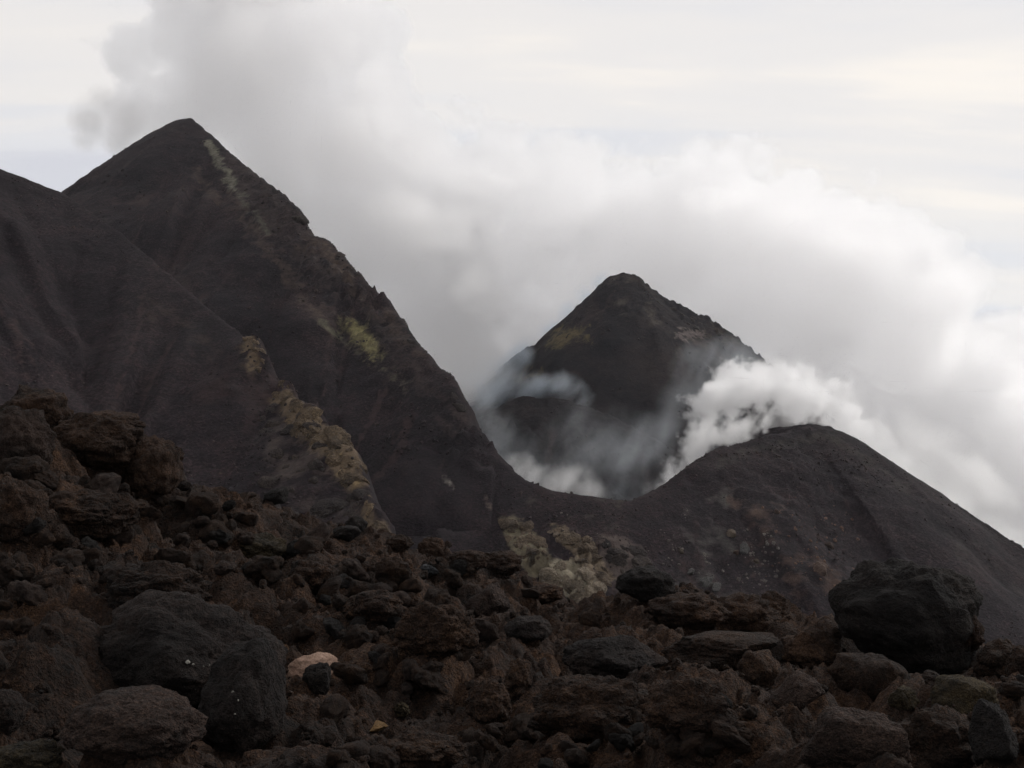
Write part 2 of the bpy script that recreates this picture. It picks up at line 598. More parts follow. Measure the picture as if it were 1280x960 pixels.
def hill_mineral(px, py, v, dist):
    col = np.zeros((len(px), 4))
    qx, qy = warp_px(px, py, v, 9, 231)
    n = fbm(v * 0.4, 4, 0.6, seed=77)
    blend(col, 0.55 * smooth(60, 5, seg_dist(qx, qy, [(330, 560), (380, 610), (430, 650)])) * (0.8 + 0.8 * n), (0.043, 0.035, 0.034))
    blend(col, 0.45 * smooth(40, 5, seg_dist(qx, qy, [(180, 380), (240, 420), (300, 450)])) * (0.8 + 0.8 * n), (0.042, 0.033, 0.028))
    blend(col, 0.72 * poly_mask(qx, qy, CRAG_DARK, 26) * (0.7 + 0.9 * n), (0.050, 0.039, 0.036))
    w = np.maximum(hill_crag(qx, qy, 7), hill_crag(qx + 9, qy - 8, 9) * 0.9)
    blend(col, w * (0.85 + 0.7 * n), (0.088, 0.064, 0.043))
    blend(col, w * (0.50 + 1.0 * n), (0.130, 0.096, 0.062))
    blend(col, 0.95 * smooth(6, 1, seg_dist(qx, qy, [(385, 545), (416, 558), (428, 585), (447, 606)])) * (0.9 + 0.5 * n), (0.25, 0.185, 0.10))
    blend(col, 0.8 * smooth(12, 2, seg_dist(qx, qy, [(458, 660), (476, 664)])), (0.17, 0.095, 0.075))
    return col


hill = build_cone("hill_left", [ridge(HILL_R, 0.8)], (0.74, 3.2), -215, 10, 40, 290, 0.6, M_ASH, 0.7, hill_rough, hill_mineral, seed=2, rnd=1.0)

# --- crater rim: saddle and the right cone
RIM_R = [(560, 520, 205), (584, 534, 202), (610, 567, 197), (650, 598, 190), (690, 613, 186), (745, 621, 184), (790, 627, 184), (815, 615, 187), (838, 602, 190),
         (868, 578, 195), (900, 560, 200), (950, 548, 206), (1000, 536, 212), (1030, 531, 214), (1052, 541, 214), (1090, 566, 214), (1130, 593, 213),
         (1200, 641, 211), (1280, 695, 208), (1400, 776, 204), (1700, 985, 196)]
RIM_BACK = [(900, 562, 220), (915, 550, 226), (945, 540, 230), (985, 533, 232), (1015, 531, 226), (1032, 536, 218)]
CLIFFS = [([(630, 648), (644, 648), (664, 663), (680, 682), (686, 698), (680, 716), (660, 724), (648, 704), (638, 687), (630, 670)], (0.115, 0.098, 0.068)),
          ([(676, 722), (688, 700), (707, 700), (722, 706), (742, 720), (752, 738), (728, 750), (700, 760), (682, 745)], (0.20, 0.175, 0.130)),
          ([(685, 660), (707, 662), (725, 668), (740, 678), (752, 700), (767, 720), (760, 732), (742, 724), (730, 710), (720, 700), (707, 682)], (0.125, 0.096, 0.068)),
          ([(746, 674), (770, 668), (793, 682), (810, 698), (822, 716), (796, 736), (774, 734), (760, 708)], (0.060, 0.046, 0.042))]


def rim_cliff(px, py):
    w = np.zeros(len(px))
    for ln, c in CLIFFS:
        w = np.maximum(w, poly_mask(px, py, ln, 8))
    return w


def rim_rough(px, py, dist, par):
    w = rim_cliff(px, py)
    top = 0.5 * smooth(9, 1, dist) * smooth(840, 880, px) * smooth(1080, 1020, px)
    rub = 0.5 * smooth(210, 60, np.hypot(px - 950, (py - 700) * 1.2))
    return 0.10 + 2.8 * w + 0.5 * top + rub


def rim_mineral(px, py, v, dist):
    col = np.zeros((len(px), 4))
    n = fbm(v * 0.3, 5, 0.6, seed=55)
    st = fbm(np.stack(((px * 0.8 - py * 0.6) * 0.10, (px + py) * 0.015, v[:, 2] * 0.02), 1), 4, 0.6, seed=259)
    qx, qy = warp_px(px, py, v, 12, 241)
    ux, uy = warp_px(px, py, v, 45, 251)
    blend(col, 0.68 * smooth(60, 5, seg_dist(ux, uy, [(945, 640), (965, 690), (1010, 705), (1030, 740)])) * (0.7 + 1.1 * n), (0.054, 0.036, 0.030))
    blend(col, 0.62 * smooth(80, 5, seg_dist(ux, uy, [(890, 640), (880, 700), (900, 740)])) * (0.65 + 1.2 * n), (0.056, 0.052, 0.049))
    blend(col, 0.52 * smooth(30, 3, seg_dist(ux, uy, [(640, 640), (700, 655), (780, 650)])) * (0.6 + 1.4 * n), (0.052, 0.048, 0.040))
    blend(col, 0.48 * smooth(14, 2, seg_dist(qx, qy, [(900, 575), (960, 560), (1040, 545), (1090, 580), (1130, 610)])), (0.038, 0.035, 0.030))
    blend(col, 0.45 * smooth(50, 5, seg_dist(ux, uy, [(1080, 600), (1180, 660), (1280, 740)])) * (0.8 + 0.8 * n), (0.036, 0.032, 0.030))
    for ln, c in CLIFFS[::-1]:
        w = poly_mask(qx, qy, ln, 7)
        blend(col, w * (1.15 + 0.5 * st), c)
        blend(col, w * (0.45 + 1.0 * n + 0.6 * st), tuple(np.array(c) * (1.45, 1.32, 1.1)))
    return col


build_cone("crater_rim", [ridge(RIM_R), ridge(RIM_BACK)], (0.76, 1.3), -60, 200, 90, 290, 0.5, M_ASH, 0.55, rim_rough, rim_mineral, seed=3, rnd=1.5)

# --- peak beyond the crater, and the mound inside the crater
MID_R1 = [(560, 590, 415), (610, 512, 418), (638, 470, 420), (648, 447, 421), (690, 420, 424), (703, 405, 425), (735, 378, 428), (752, 358, 430), (766, 345, 430), (778, 341, 430), (790, 345, 430), (803, 358, 430), (830, 374, 430),
          (862, 390, 430), (905, 415, 430), (935, 438, 430), (965, 470, 430), (1010, 520, 430), (1080, 600, 430)]
MOUND_R = [(560, 566, 330), (596, 530, 338), (622, 512, 342), (655, 496, 346), (700, 498, 346), (760, 520, 340), (830, 560, 330), (900, 620, 320)]


def mid_rough(px, py, dist, par):
    return 0.3 + 1.5 * smooth(30, 2, dist)


def mid_mineral(px, py, v, dist):
    col = np.zeros((len(px), 4))
    n = fbm(v * 0.15, 5, 0.6, seed=91)
    qx, qy = warp_px(px, py, v, 18, 261)
    blend(col, 0.75 * smooth(24, 2, seg_dist(qx, qy, [(690, 428), (722, 418)])) * (0.8 + n), (0.085, 0.066, 0.034))
    blend(col, 0.65 * smooth(18, 2, seg_dist(qx, qy, [(648, 472), (668, 466)])), (0.095, 0.070, 0.034))
    blend(col, 0.7 * smooth(13, 2, seg_dist(qx, qy, [(852, 418), (874, 420)])), (0.11, 0.09, 0.085))
    blend(col, 0.6 * smooth(40, 4, seg_dist(qx, qy, [(880, 420), (930, 450)])) * (0.8 + n), (0.060, 0.044, 0.034))
    blend(col, 0.6 * smooth(50, 4, seg_dist(qx, qy, [(770, 350), (790, 390), (850, 420)])) * (0.5 + 1.5 * n), (0.052, 0.042, 0.036))
    return col


build_cone("mountain_middle", [ridge(MID_R1, 1.2)], 0.95, -70, 170, 320, 470, 0.8, M_FAR, 0.8, mid_rough, mid_mineral, seed=4, rnd=1.5)
build_cone("crater_mound", [ridge(MOUND_R, 1.2)], 0.75, -60, 110, 250, 400, 0.9, M_FAR, 1.0, lambda px, py, d, p: 1.9 + 0 * d, None, seed=6)

# --- loose scree on the visible slopes: uncountable blocks
def scree(host, n, lo, hi, mat, seed, zone=None):
    me0 = bpy.data.objects[host].data
    v = np.empty(len(me0.vertices) * 3, np.float32)
    me0.vertices.foreach_get("co", v)
    v = v.reshape(-1, 3)
    nr = np.empty(len(me0.vertices) * 3, np.float32)
    me0.vertex_normals.foreach_get("vector", nr)
    nr = nr.reshape(-1, 3)
    px, py = project(v)
    ok = ((nr * -v).sum(1) > 0) & (px > -60) & (px < 1340) & (py < 800) & (py > 100)
    if zone is not None:
        ok &= zone(px, py)
    r = np.random.default_rng(seed)
    clump = fbm(v[ok] * 0.06, 3, seed=seed) + 0.25
    pr = np.clip(clump, 0.02, None) ** 1.5
    pick = r.choice(np.where(ok)[0], n, p=pr / pr.sum())
    base = [rock_verts(0, "block", 1300 + k, (1, 0.9, 0.75)) for k in range(6)]
    V, Fc, off = [], [], 0
    for i in pick:
        b, f = base[int(r.integers(6))]
        s = lo + (hi - lo) * r.random() ** 3
        R = np.array(Euler((r.uniform(0, 6), r.uniform(0, 6), r.uniform(0, 6))).to_matrix())
        V.append((b * s) @ R.T + v[i] + (0, 0, -0.25 * s))
        Fc.append(f + off)
        off += len(b)
    me = mesh_from("scree", np.concatenate(V), np.concatenate(Fc))
    me.polygons.foreach_set("use_smooth", np.zeros(len(me.polygons), dtype=bool))
    add_colour(me, np.zeros((off, 4)))
    tag(link("scree", me, mat), kind="stuff")


SCREE = [("mountain_left", 2600, 0.15, 0.75, 21), ("hill_left", 1600, 0.1, 0.5, 22), ("crater_rim", 3000, 0.1, 0.6, 23), ("mountain_middle", 900, 0.3, 1.2, 24), ("crater_mound", 300, 0.2, 0.9, 25)]

# --- broad ground far below, to the horizon
def build_ground():
    th = np.linspace(0, 2 * math.pi, 97)
    rr = np.concatenate(([0.5], np.geomspace(60, 2400, 40)))
    T, R = np.meshgrid(th, rr, indexing="ij")
    v = np.stack((R * np.sin(T), R * np.cos(T), -70 - R * 0.02), -1).reshape(-1, 3)
    v[:, 2] += fbm(v * 0.01, 4, seed=3) * 6
    me = mesh_from("ground", v, grid_faces(97, len(rr)))
    add_colour(me, np.zeros((len(v), 4)))
    tag(link("ground", me, M_ASH), kind="structure")


build_ground()

# ------------------------------------------------------------------ foreground lava field
CREST = [(-700, 470, 15), (-300, 500, 15), (0, 545, 17), (100, 565, 18), (225, 612, 20), (330, 642, 23), (430, 668, 24), (480, 676, 25), (560, 700, 26), (650, 730, 27), (720, 774, 27),
         (770, 766, 26), (810, 748, 25), (850, 754, 25), (900, 778, 23), (985, 800, 20), (1060, 830, 17), (1120, 832, 16), (1225, 822, 16), (1280, 828, 16), (1500, 850, 15), (2000, 880, 14)]
_cx = np.array([(c[0] - 640) / F_PX for c in CREST])
_ce = np.array([elev(c[1]) for c in CREST])
_cd = np.array([c[2] for c in CREST], float)
E0 = elev(960)


def field_params(t):
    ec = np.interp(t, _cx, _ce)
    dc = np.interp(t, _cx, _cd)
    d0 = np.interp(t, (-0.6, -0.47, 0.0, 0.47, 0.7), (4.6, 4.8, 5.6, 6.4, 6.6))
    return ec, dc, d0


def field_base(x, y):
    t = x / np.maximum(y, 0.5)
    ec, dc, d0 = field_params(t)
    u = (1 / np.maximum(y, 0.5) - 1 / dc) / (1 / d0 - 1 / dc)
    e = ec + (E0 - ec) * np.sign(u) * np.abs(u) ** np.where(u < 1, 0.92, 1.0)
    z = e * y
    beyond = np.maximum(y - dc, 0)
    zb = ec * dc - 0.10 * beyond - 0.62 * np.maximum(beyond - 0.8, 0)
    return np.where(y > dc, zb, z)


def field_relief(v):
    """mounds of clinker: broad swells, broken blocks and fine roughness, with crevices"""
    w = np.stack((fbm(v * 1.6, 4, 0.6, seed=71), fbm(v * 1.6 + 5, 4, 0.6, seed=72), fbm(v * 1.6 + 9, 4, 0.6, seed=73)), 1)
    q = v + w * 0.45
    big = fbm(v * 0.24, 3, seed=41) * 0.45
    f1, f2 = worley(q * 0.55, 5)
    lump = (0.45 - f1 * f1) * 0.95 - 0.20 * smooth(0.22, 0.0, f2 - f1)
    q = v + w * 0.2
    g1, g2 = worley(q * 1.7 + 7.7, 9)
    l2 = (0.40 - g1 * g1) * 0.36 - 0.09 * smooth(0.2, 0.0, g2 - g1)
    q = v + w * 0.08
    k1, k2 = worley(q * 5.6 + 3.3, 13)
    l3 = (0.40 - k1 * k1) * 0.13
    m1, m2 = worley(q * 14.0 + 1.3, 19)
    l4 = (0.40 - m1 * m1) * 0.065
    fb = fbm(v * 1.9, 6, 0.62, seed=33) * 0.26
    return big + 0.8 * lump + l2 + l3 + l4 + fb


BOULDERS = [
    # px, py, w, h, material, style, seed, level, label
    (1132, 776, 186, 152, M_DARK, "ball", 11, 5, "huge rounded dark boulder perched on the crest, the largest rock on the skyline"),
    (1212, 790, 34, 50, M_BROWN, "clinker", 12, 4, "small knobbly stone pressed against the side of the huge rounded boulder"),
    (1086, 850, 100, 68, M_BROWN, "ball", 13, 4, "lens-shaped brown boulder just below the huge rounded boulder"),
    (996, 866, 66, 52, M_RED, "block", 14, 4, "squarish reddish stone between the lens-shaped boulder and the triangular one"),
    (947, 840, 54, 56, M_BROWN, "block", 15, 4, "triangular brown stone under the overhanging slab ledge"),
    (1062, 930, 132, 92, M_RED, "block", 16, 5, "large reddish-brown block cut off by the bottom edge of the picture"),
    (1202, 872, 82, 56, M_OLIVE, "round", 17, 4, "rounded olive-brown stone beneath the huge rounded boulder"),
    (1240, 920, 50, 84, M_DARK, "block", 18, 4, "upright dark stone below the olive-brown stone"),
    (1128, 872, 40, 28, M_OLIVE, "block", 19, 4, "small tan wedge stone between lens-shaped and olive-brown stones"),
    (1246, 826, 60, 56, M_BROWN, "clinker", 20, 4, "rough brown-black rock on the crest behind the huge rounded boulder"),
    (1276, 832, 40, 50, M_BROWN, "clinker", 21, 4, "brown rough rock cut by the right edge of the picture"),
    (1170, 930, 110, 90, M_BROWN, "clinker", 22, 4, "dark rough mass at the bottom, beside the large reddish-brown block"),
    (928, 770, 104, 58, M_BROWN, "clinker", 23, 5, "jagged brown clinker crag with a spiky tip on the crest"),
    (966, 758, 44, 38, M_BROWN, "clinker", 24, 4, "spiky horn of clinker leaning out from the jagged crag"),
    (860, 765, 110, 50, M_CLINK, "clinker", 25, 4, "brown clinker hump right behind the dark whale-backed block"),
    (806, 730, 74, 46, M_DARK, "round", 26, 4, "smooth dark whale-backed block on the skyline below the ochre cliffs"),
    (345, 620, 32, 23, M_DARK, "block", 27, 4, "small tilted dark block standing alone on the left skyline"),
    (222, 824, 262, 170, M_MAUVE, "round", 28, 5, "great dark boulder with white specks behind the low mauve-brown boulder"),
    (304, 880, 108, 160, M_MAUVE, "round", 29, 5, "dark shoulder rock leaning against the great white-specked boulder"),
    (172, 905, 174, 86, M_RED, "round", 30, 5, "low mauve-brown boulder in front of the great dark boulder"),
    (392, 834, 64, 38, M_PINK, "round", 32, 4, "pale pink stone, the lightest rock in the lava field"),
    (396, 848, 36, 40, M_DARK, "block", 33, 4, "dark pointed stone standing in front of the pale pink stone"),
    (467, 909, 36, 12, M_OCHRE, "slab", 34, 4, "small flat orange-ochre stone low in the rubble"),
    (502, 888, 22, 22, M_OLIVE, "clinker", 35, 4, "pale spongy clinker ball above the flat orange-ochre stone"),
    (610, 752, 56, 46, M_RED, "block", 36, 4, "reddish smooth-faced stone high on the middle of the slope"),
    (648, 850, 36, 56, M_BROWN, "clinker", 37, 4, "upright knuckle-shaped brown rock on the middle of the slope"),
    (768, 825, 130, 62, M_MAUVE, "round", 38, 5, "broad dark boulder in the middle right of the lava field"),
    (900, 812, 150, 46, M_BROWN, "slab", 39, 5, "long overhanging brown slab ledge under the jagged crag"),
    (1010, 812, 70, 56, M_BROWN, "clinker", 40, 4, "brown crag at the notch beside the huge rounded boulder"),
    (45, 515, 92, 70, M_BROWN, "clinker", 41, 5, "topmost clinker knob of the left outcrop"),
    (22, 552, 90, 90, M_RED, "clinker", 42, 5, "dark reddish rock at the left picture edge under the topmost knob"),
    (120, 560, 130, 90, M_BROWN, "clinker", 43, 5, "big folded brown lava block in the left outcrop"),
    (140, 530, 80, 36, M_CLINK, "clinker", 44, 4, "ragged clinker ridge on top of the folded brown block"),
    (192, 585, 74, 84, M_BROWN, "clinker", 45, 5, "overhanging end rock of the left outcrop"),
    (212, 568, 36, 26, M_CLINK, "clinker", 46, 4, "clinker spike jutting from the end of the left outcrop"),
    (105, 645, 150, 70, M_CLINK, "clinker", 47, 5, "wide clinker mound below the left outcrop"),
    (20, 640, 70, 90, M_BROWN, "clinker", 48, 4, "slanting brown rock at the left edge beneath the outcrop"),
    (200, 740, 130, 80, M_CLINK, "clinker", 49, 5, "clinker mound above the great dark boulder"),
    (330, 690, 80, 50, M_OLIVE, "clinker", 50, 4, "olive clinker lump on the slope below the lone tilted block"),
    (390, 720, 70, 50, M_CLINK, "clinker", 51, 4, "rounded clinker lump downhill of the lone tilted block"),
    (445, 655, 30, 24, M_DARK, "block", 52, 4, "dark block on the skyline in front of the ochre rim's foot"),
    (434, 668, 34, 22, M_DARK, "block", 53, 4, "low dark rock at the foot of the skyline block"),
    (500, 678, 36, 22, M_BROWN, "clinker", 54, 4, "dark lump on the skyline just past the ochre rim's foot"),
    (538, 686, 34, 30, M_BROWN, "clinker", 55, 4, "dark rounded knob on the skyline below the great cone"),
    (538, 713, 26, 16, M_GREY, "block", 56, 4, "small blue-grey smooth stone near the skyline"),
    (585, 702, 56, 30, M_BROWN, "clinker", 57, 4, "ragged dark clinker on the skyline at mid slope"),
    (625, 705, 56, 34, M_CLINK, "clinker", 58, 4, "spiky brown clinker on the skyline left of the ochre cliffs"),
    (680, 742, 50, 24, M_CLINK, "clinker", 59, 4, "dark rock fringe on the skyline under the ochre cliffs"),
    (545, 790, 110, 80, M_BROWN, "clinker", 60, 5, "large knotted brown clinker boulder at the centre of the slope"),
    (470, 760, 80, 50, M_CLINK, "clinker", 61, 4, "brown clinker lump uphill of the pale pink stone"),
    (740, 890, 160, 90, M_CLINK, "clinker", 62, 5, "broad low clinker hummock near the bottom of the slope"),
    (860, 890, 120, 90, M_BROWN, "clinker", 63, 5, "clinker hummock with a sloping tan edge at bottom right"),
    (520, 940, 130, 56, M_CLINK, "clinker", 64, 5, "mossy-brown clinker bank along the bottom edge"),
    (30, 950, 90, 50, M_OLIVE, "clinker", 65, 4, "brown clinker bank in the bottom left corner"),
    (8, 890, 40, 60, M_RED, "round", 66, 4, "reddish rock cut by the lower left edge of the picture"),
    (610, 880, 60, 60, M_CLINK, "clinker", 67, 4, "grey-brown clinker lump downhill of the knuckle-shaped rock"),
    (660, 790, 60, 40, M_MAUVE, "round", 68, 4, "dark stone between the reddish smooth stone and the broad boulder"),
]


def base_depth(px, py):
    t = (px - 640) / F_PX
    d = np.linspace(3.5, float(np.interp(t, _cx, _cd)), 400)
    e = field_base(t * d, d) / d
    return float(d[np.argmin(np.abs(e - elev(py)))])


SEATS = []
for (_px, _py, _w, _h, _m, _s, _k, _l, _lab) in BOULDERS:
    if _s in ("round", "block", "slab", "ball") and _w >= 34:
        _d = base_depth(_px, _py + _h * 0.45)
        SEATS.append(((_px - 640) / F_PX * _d, _d, 0.50 * _w * _d / F_PX))


def build_field():
    nt_, nr = 680, 476
    t = np.tan(np.linspace(math.radians(-36), math.radians(36), nt_))
    r = np.geomspace(3.0, 60, nr)
    T, R = np.meshgrid(t, r, indexing="ij")
    x = (T * R).ravel()
    y = R.ravel()
    z = field_base(x, y)
    v = np.stack((x, y, z), 1)
    n = field_relief(v) * np.interp(y, (2.5, 6, 25, 70), (0.6, 0.8, 1.1, 1.4))
    for bx, by, br in SEATS:                       # level seats where the big boulders rest
        g = np.exp(-(((x - bx) ** 2 + ((y - by) * 0.8) ** 2) / (br * br)) ** 2)
        n = n * (1 - g) + g * (-0.10)
    wx = fbm(v * 3.1 + 11, 3, seed=61) * 0.10
    wy = fbm(v * 3.1 + 23, 3, seed=67) * 0.10
    v = v + np.stack((wx, wy, n), 1)
    me = mesh_from("lava_field", v, grid_faces(nt_, nr))
    o = link("lava_field", me, M_CLINK)
    tag(o, kind="structure")
    Z = v[:, 2].reshape(nt_, nr)
    ang0, ang1 = math.radians(-36), math.radians(36)

    def zat(x, y):
        a = np.arctan2(x, y)
        i = np.clip((a - ang0) / (ang1 - ang0) * (nt_ - 1), 0, nt_ - 1)
        j = np.clip(np.log(np.maximum(y, 3.0) / 3.0) / math.log(60 / 3.0) * (nr - 1), 0, nr - 1)
        return Z[np.round(i).astype(int), np.round(j).astype(int)]
    return zat


field_z = build_field()


def ground_depth(px, py):
    """distance at which the lava field is met on the line of sight through a photo pixel"""
    t = (px - 640) / F_PX
    dcr = float(np.interp(t, _cx, _cd))
    d = np.linspace(3.6, dcr + 1.0, 900)
    hit = np.where(field_z(t * d, d) >= elev(py) * d)[0]
    return float(d[hit[0]]) if len(hit) else dcr


# ------------------------------------------------------------------ rocks
def icosphere(level):
    g = (1 + 5 ** 0.5) / 2
    v = [(-1, g, 0), (1, g, 0), (-1, -g, 0), (1, -g, 0), (0, -1, g), (0, 1, g), (0, -1, -g), (0, 1, -g), (g, 0, -1), (g, 0, 1), (-g, 0, -1), (-g, 0, 1)]
    f = [(0, 11, 5), (0, 5, 1), (0, 1, 7), (0, 7, 10), (0, 10, 11), (1, 5, 9), (5, 11, 4), (11, 10, 2), (10, 7, 6), (7, 1, 8),
         (3, 9, 4), (3, 4, 2), (3, 2, 6), (3, 6, 8), (3, 8, 9), (4, 9, 5), (2, 4, 11), (6, 2, 10), (8, 6, 7), (9, 8, 1)]
    v = np.array(v, float)
    v /= np.linalg.norm(v, axis=1)[:, None]
    f = np.array(f)
    for _ in range(level):
        e = np.sort(np.concatenate((f[:, [0, 1]], f[:, [1, 2]], f[:, [2, 0]])), 1)
        ue, inv = np.unique(e, axis=0, return_inverse=True)
        inv = inv.ravel()
        mid = v[ue].mean(1)
        mid /= np.linalg.norm(mid, axis=1)[:, None]
        n = len(f)
        a, b, c = inv[:n] + len(v), inv[n:2 * n] + len(v), inv[2 * n:] + len(v)
        v = np.concatenate((v, mid))
        f = np.concatenate((np.stack((f[:, 0], a, c), 1), np.stack((f[:, 1], b, a), 1), np.stack((f[:, 2], c, b), 1), np.stack((a, b, c), 1)))
    return v, f


ICO = {k: icosphere(k) for k in range(0, 6)}


def rock_verts(level, style, seed, ext=(1, 1, 1)):
    """unit rock: blocky, round or clinker-rough; ext stretches it before the detail goes on"""
    d, f = ICO[level]
    r = np.random.default_rng(seed)
    off = r.uniform(-50, 50, 3)
    rad = 1 + 0.28 * fbm(d * 0.9 + off, 3, seed=seed)
    cuts = {"block": 12, "round": 9, "clinker": 6, "slab": 8, "shard": 18, "ball": 4}[style]
    for _ in range(cuts):
        n = r.normal(size=3)
        n /= np.linalg.norm(n)
        c = d @ n
        lim = r.uniform(0.5, 0.85) if style in ("block", "slab", "shard") else r.uniform(0.74, 0.98)
        with np.errstate(divide="ignore"):
            rc = np.where(c > 0.05, lim / np.maximum(c, 0.05), 9)
        k = 0.05 if style != "shard" else 0.02
        rad = -np.log(np.exp(-rad / k) + np.exp(-np.minimum(rc, 4) / k)) * k
    v = d * rad[:, None] * np.array(ext)
    s = v / max(ext)
    rough = {"block": 0.8, "round": 0.85, "clinker": 1.6, "slab": 0.8, "shard": 0.22, "ball": 0.8}[style]
    f1, f2 = worley(s * 2.1 + off, seed % 97)
    g1, g2 = worley(s * 5.0 + off, seed % 89)
    disp = (0.55 - f1) * 0.26 * rough + (0.55 - g1) * 0.10 * rough
    disp += fbm(s * 3.0 + off, 4, 0.6, seed=seed + 3, ridged=True) * 0.07 * rough
    if level >= 3:
        k1, k2 = worley(s * 11.0 + off, seed % 83)
        disp += (0.5 - k1) * 0.06 * (0.4 + 0.6 * rough)
    if level >= 4:
        m1, m2 = worley(s * 24.0 + off, seed % 79)
        disp += (0.5 - m1) * 0.035 * (0.4 + 0.6 * rough) + fbm(s * 22 + off, 3, 0.6, seed=seed + 5) * 0.015
    v = v + d * (disp * min(1.0, np.mean(ext)))[:, None] * max(ext) * 0.8
    return v, f


def place_mesh(name, v, f, mat, loc, scale, rotz=0.0):
    c, s = math.cos(rotz), math.sin(rotz)
    me = mesh_from(name, v * np.array(scale), f)
    o = link(name, me, mat)
    o.location = loc
    o.rotation_euler = (0, 0, rotz)
    return o


def boulder(px, py, w, h, mat, style, label, seed, name="boulder", depth=None, level=4, ext=None, group=None, sink=0.12, thick=0.85, tilt=(0, 0, 0)):
    """boulder seen centred on photo pixel (px, py), w x h pixels large, standing on the lava field there"""
    d = depth if depth else ground_depth(px, py + h * 0.36) + 0.18 * w * ground_depth(px, py + h * 0.36) / F_PX
    W = w * d / F_PX / 2
    H = h * d / F_PX / 2
    c = P(px, py, d)
    v, f = rock_verts(level, style, seed)
    # fit to the size asked for
    lo, hi = v.min(0), v.max(0)
    v = (v - (lo + hi) / 2) / ((hi - lo) / 2)
    o = place_mesh(name, v, f, mat, c, (W, max(W, H) * thick, H))
    o.rotation_euler = tilt
    tag(o, label, "rock", group)
    return o


for (px, py, w, h, mat, style, seed, lvl, lab) in BOULDERS:
    big = w > 100
    boulder(px, py, w, h, mat, style, lab, seed * 7 + 3, level=lvl if w >= 110 else 4, thick=0.8 if big else 0.95,
            depth=14.5 if seed == 11 else (14.2 if seed == 12 else None), name="boulder" if w >= 60 else "stone")

# a few whitish droppings on the great dark boulder
GREAT = next(o for o in COL.objects if o.get("label", "").startswith("great dark boulder"))
SHOULDER = next(o for o in COL.objects if o.get("label", "").startswith("dark shoulder rock"))
for k, (sx, sy, sw, owner) in enumerate([(236, 826, 5.5, GREAT), (242, 827, 3.5, GREAT), (288, 860, 4, SHOULDER), (301, 876, 3.2, SHOULDER), (297, 892, 2.6, SHOULDER), (255, 828, 2.2, GREAT), (262, 827, 2.2, GREAT)]):
    co = np.empty(len(owner.data.vertices) * 3, np.float32)
    owner.data.vertices.foreach_get("co", co)
    wv = co.reshape(-1, 3) + np.array(owner.location)
    qx, qy = project(wv)
    near = np.hypot(qx - sx, qy - sy) < 6
    if not near.any():
        continue
    i = np.where(near)[0][np.argmin(wv[near][:, 1])]
    sz = sw * wv[i, 1] / F_PX / 2
    v, f = rock_verts(1, "round", 700 + k)
    me = mesh_from("speck", v * np.array((sz * rng.uniform(0.7, 1.3), sz * 0.22, sz * rng.uniform(0.6, 1.0))), f)
    sp = link("speck", me, M_SPOT, owner)
    sp.location = tuple(wv[i] - np.array(owner.location))
# ------------------------------------------------------------------ loose rocks one can pick out (each an object), and rubble
protos = []
for k in range(14):
    st = ["clinker", "clinker", "block", "clinker", "clinker", "slab", "block"][k % 7]
    e = (1, rng.uniform(0.7, 1.0), rng.uniform(0.5, 0.85))
    v, f = rock_verts(3, st, 900 + k * 13, e)
    protos.append((v, f))
mats = [M_CLINK, M_BROWN, M_CLINK, M_CLINK, M_BROWN, M_BROWN, M_RED, M_CLINK, M_DARK]
ZONES = [
    ((0, 330, 600, 800), 85, "rough lava rock in the rubble below the left outcrop", "rocks below the left outcrop"),
    ((330, 700, 680, 830), 85, "rough lava rock in the rubble of the middle upper slope", "rocks on the middle upper slope"),
    ((330, 720, 830, 960), 45, "rough lava rock in the rubble around the pale pink stone", "rocks around the pale pink stone"),
    ((720, 1040, 760, 960), 50, "rough lava rock in the rubble below the jagged crag", "rocks below the jagged crag"),
    ((1030, 1280, 850, 960), 20, "rough lava rock in the rubble under the huge rounded boulder", "rocks under the huge boulder"),
]
mesh_cache = {}
LOOSE = []
for (zx0, zx1, zy0, zy1), n, lab, grp in ZONES:
    done = 0
    while done < n:
        px = rng.uniform(zx0, zx1)
        py = rng.uniform(zy0, zy1)
        t = (px - 640) / F_PX
        if elev(py) > float(np.interp(t, _cx, _ce)) - 0.004:
            continue
        if any(abs(px - b[0]) < b[2] * 0.5 + 14 and -b[3] * 0.5 - 8 < py - b[1] < b[3] * 0.5 + 26 for b in BOULDERS if b[5] in ("round", "block", "slab", "ball") or b[2] < 40):
            continue
        d = ground_depth(px, py)
        size = rng.choice([10, 12, 14, 17, 20, 26], p=[.22, .24, .2, .16, .12, .06]) * d / F_PX * rng.uniform(0.8, 1.2)
        size = min(size, 0.30)
        k = int(rng.integers(len(protos)))
        mt = mats[int(rng.integers(len(mats)))]
        key = (k, mt.name)
        if key not in mesh_cache:
            me = mesh_from("lava_rock", *protos[k])
            me.polygons.foreach_set("use_smooth", np.zeros(len(me.polygons), dtype=bool))
            me.materials.append(mt)
            mesh_cache[key] = me
        o = bpy.data.objects.new("lava_rock", mesh_cache[key])
        COL.objects.link(o)
        x, y = t * d, d
        o.location = (x, y, float(field_z(x, y)) + size * 0.18)
        o.rotation_euler = (rng.uniform(-.8, .8), rng.uniform(-.8, .8), rng.uniform(0, 6.28))
        o.scale = (size, size * rng.uniform(0.8, 1.1), size * rng.uniform(0.75, 1.0))
        tag(o, lab, "rock", grp)
        LOOSE.append((o, px, py, k, mt, size * F_PX / d))
        done += 1

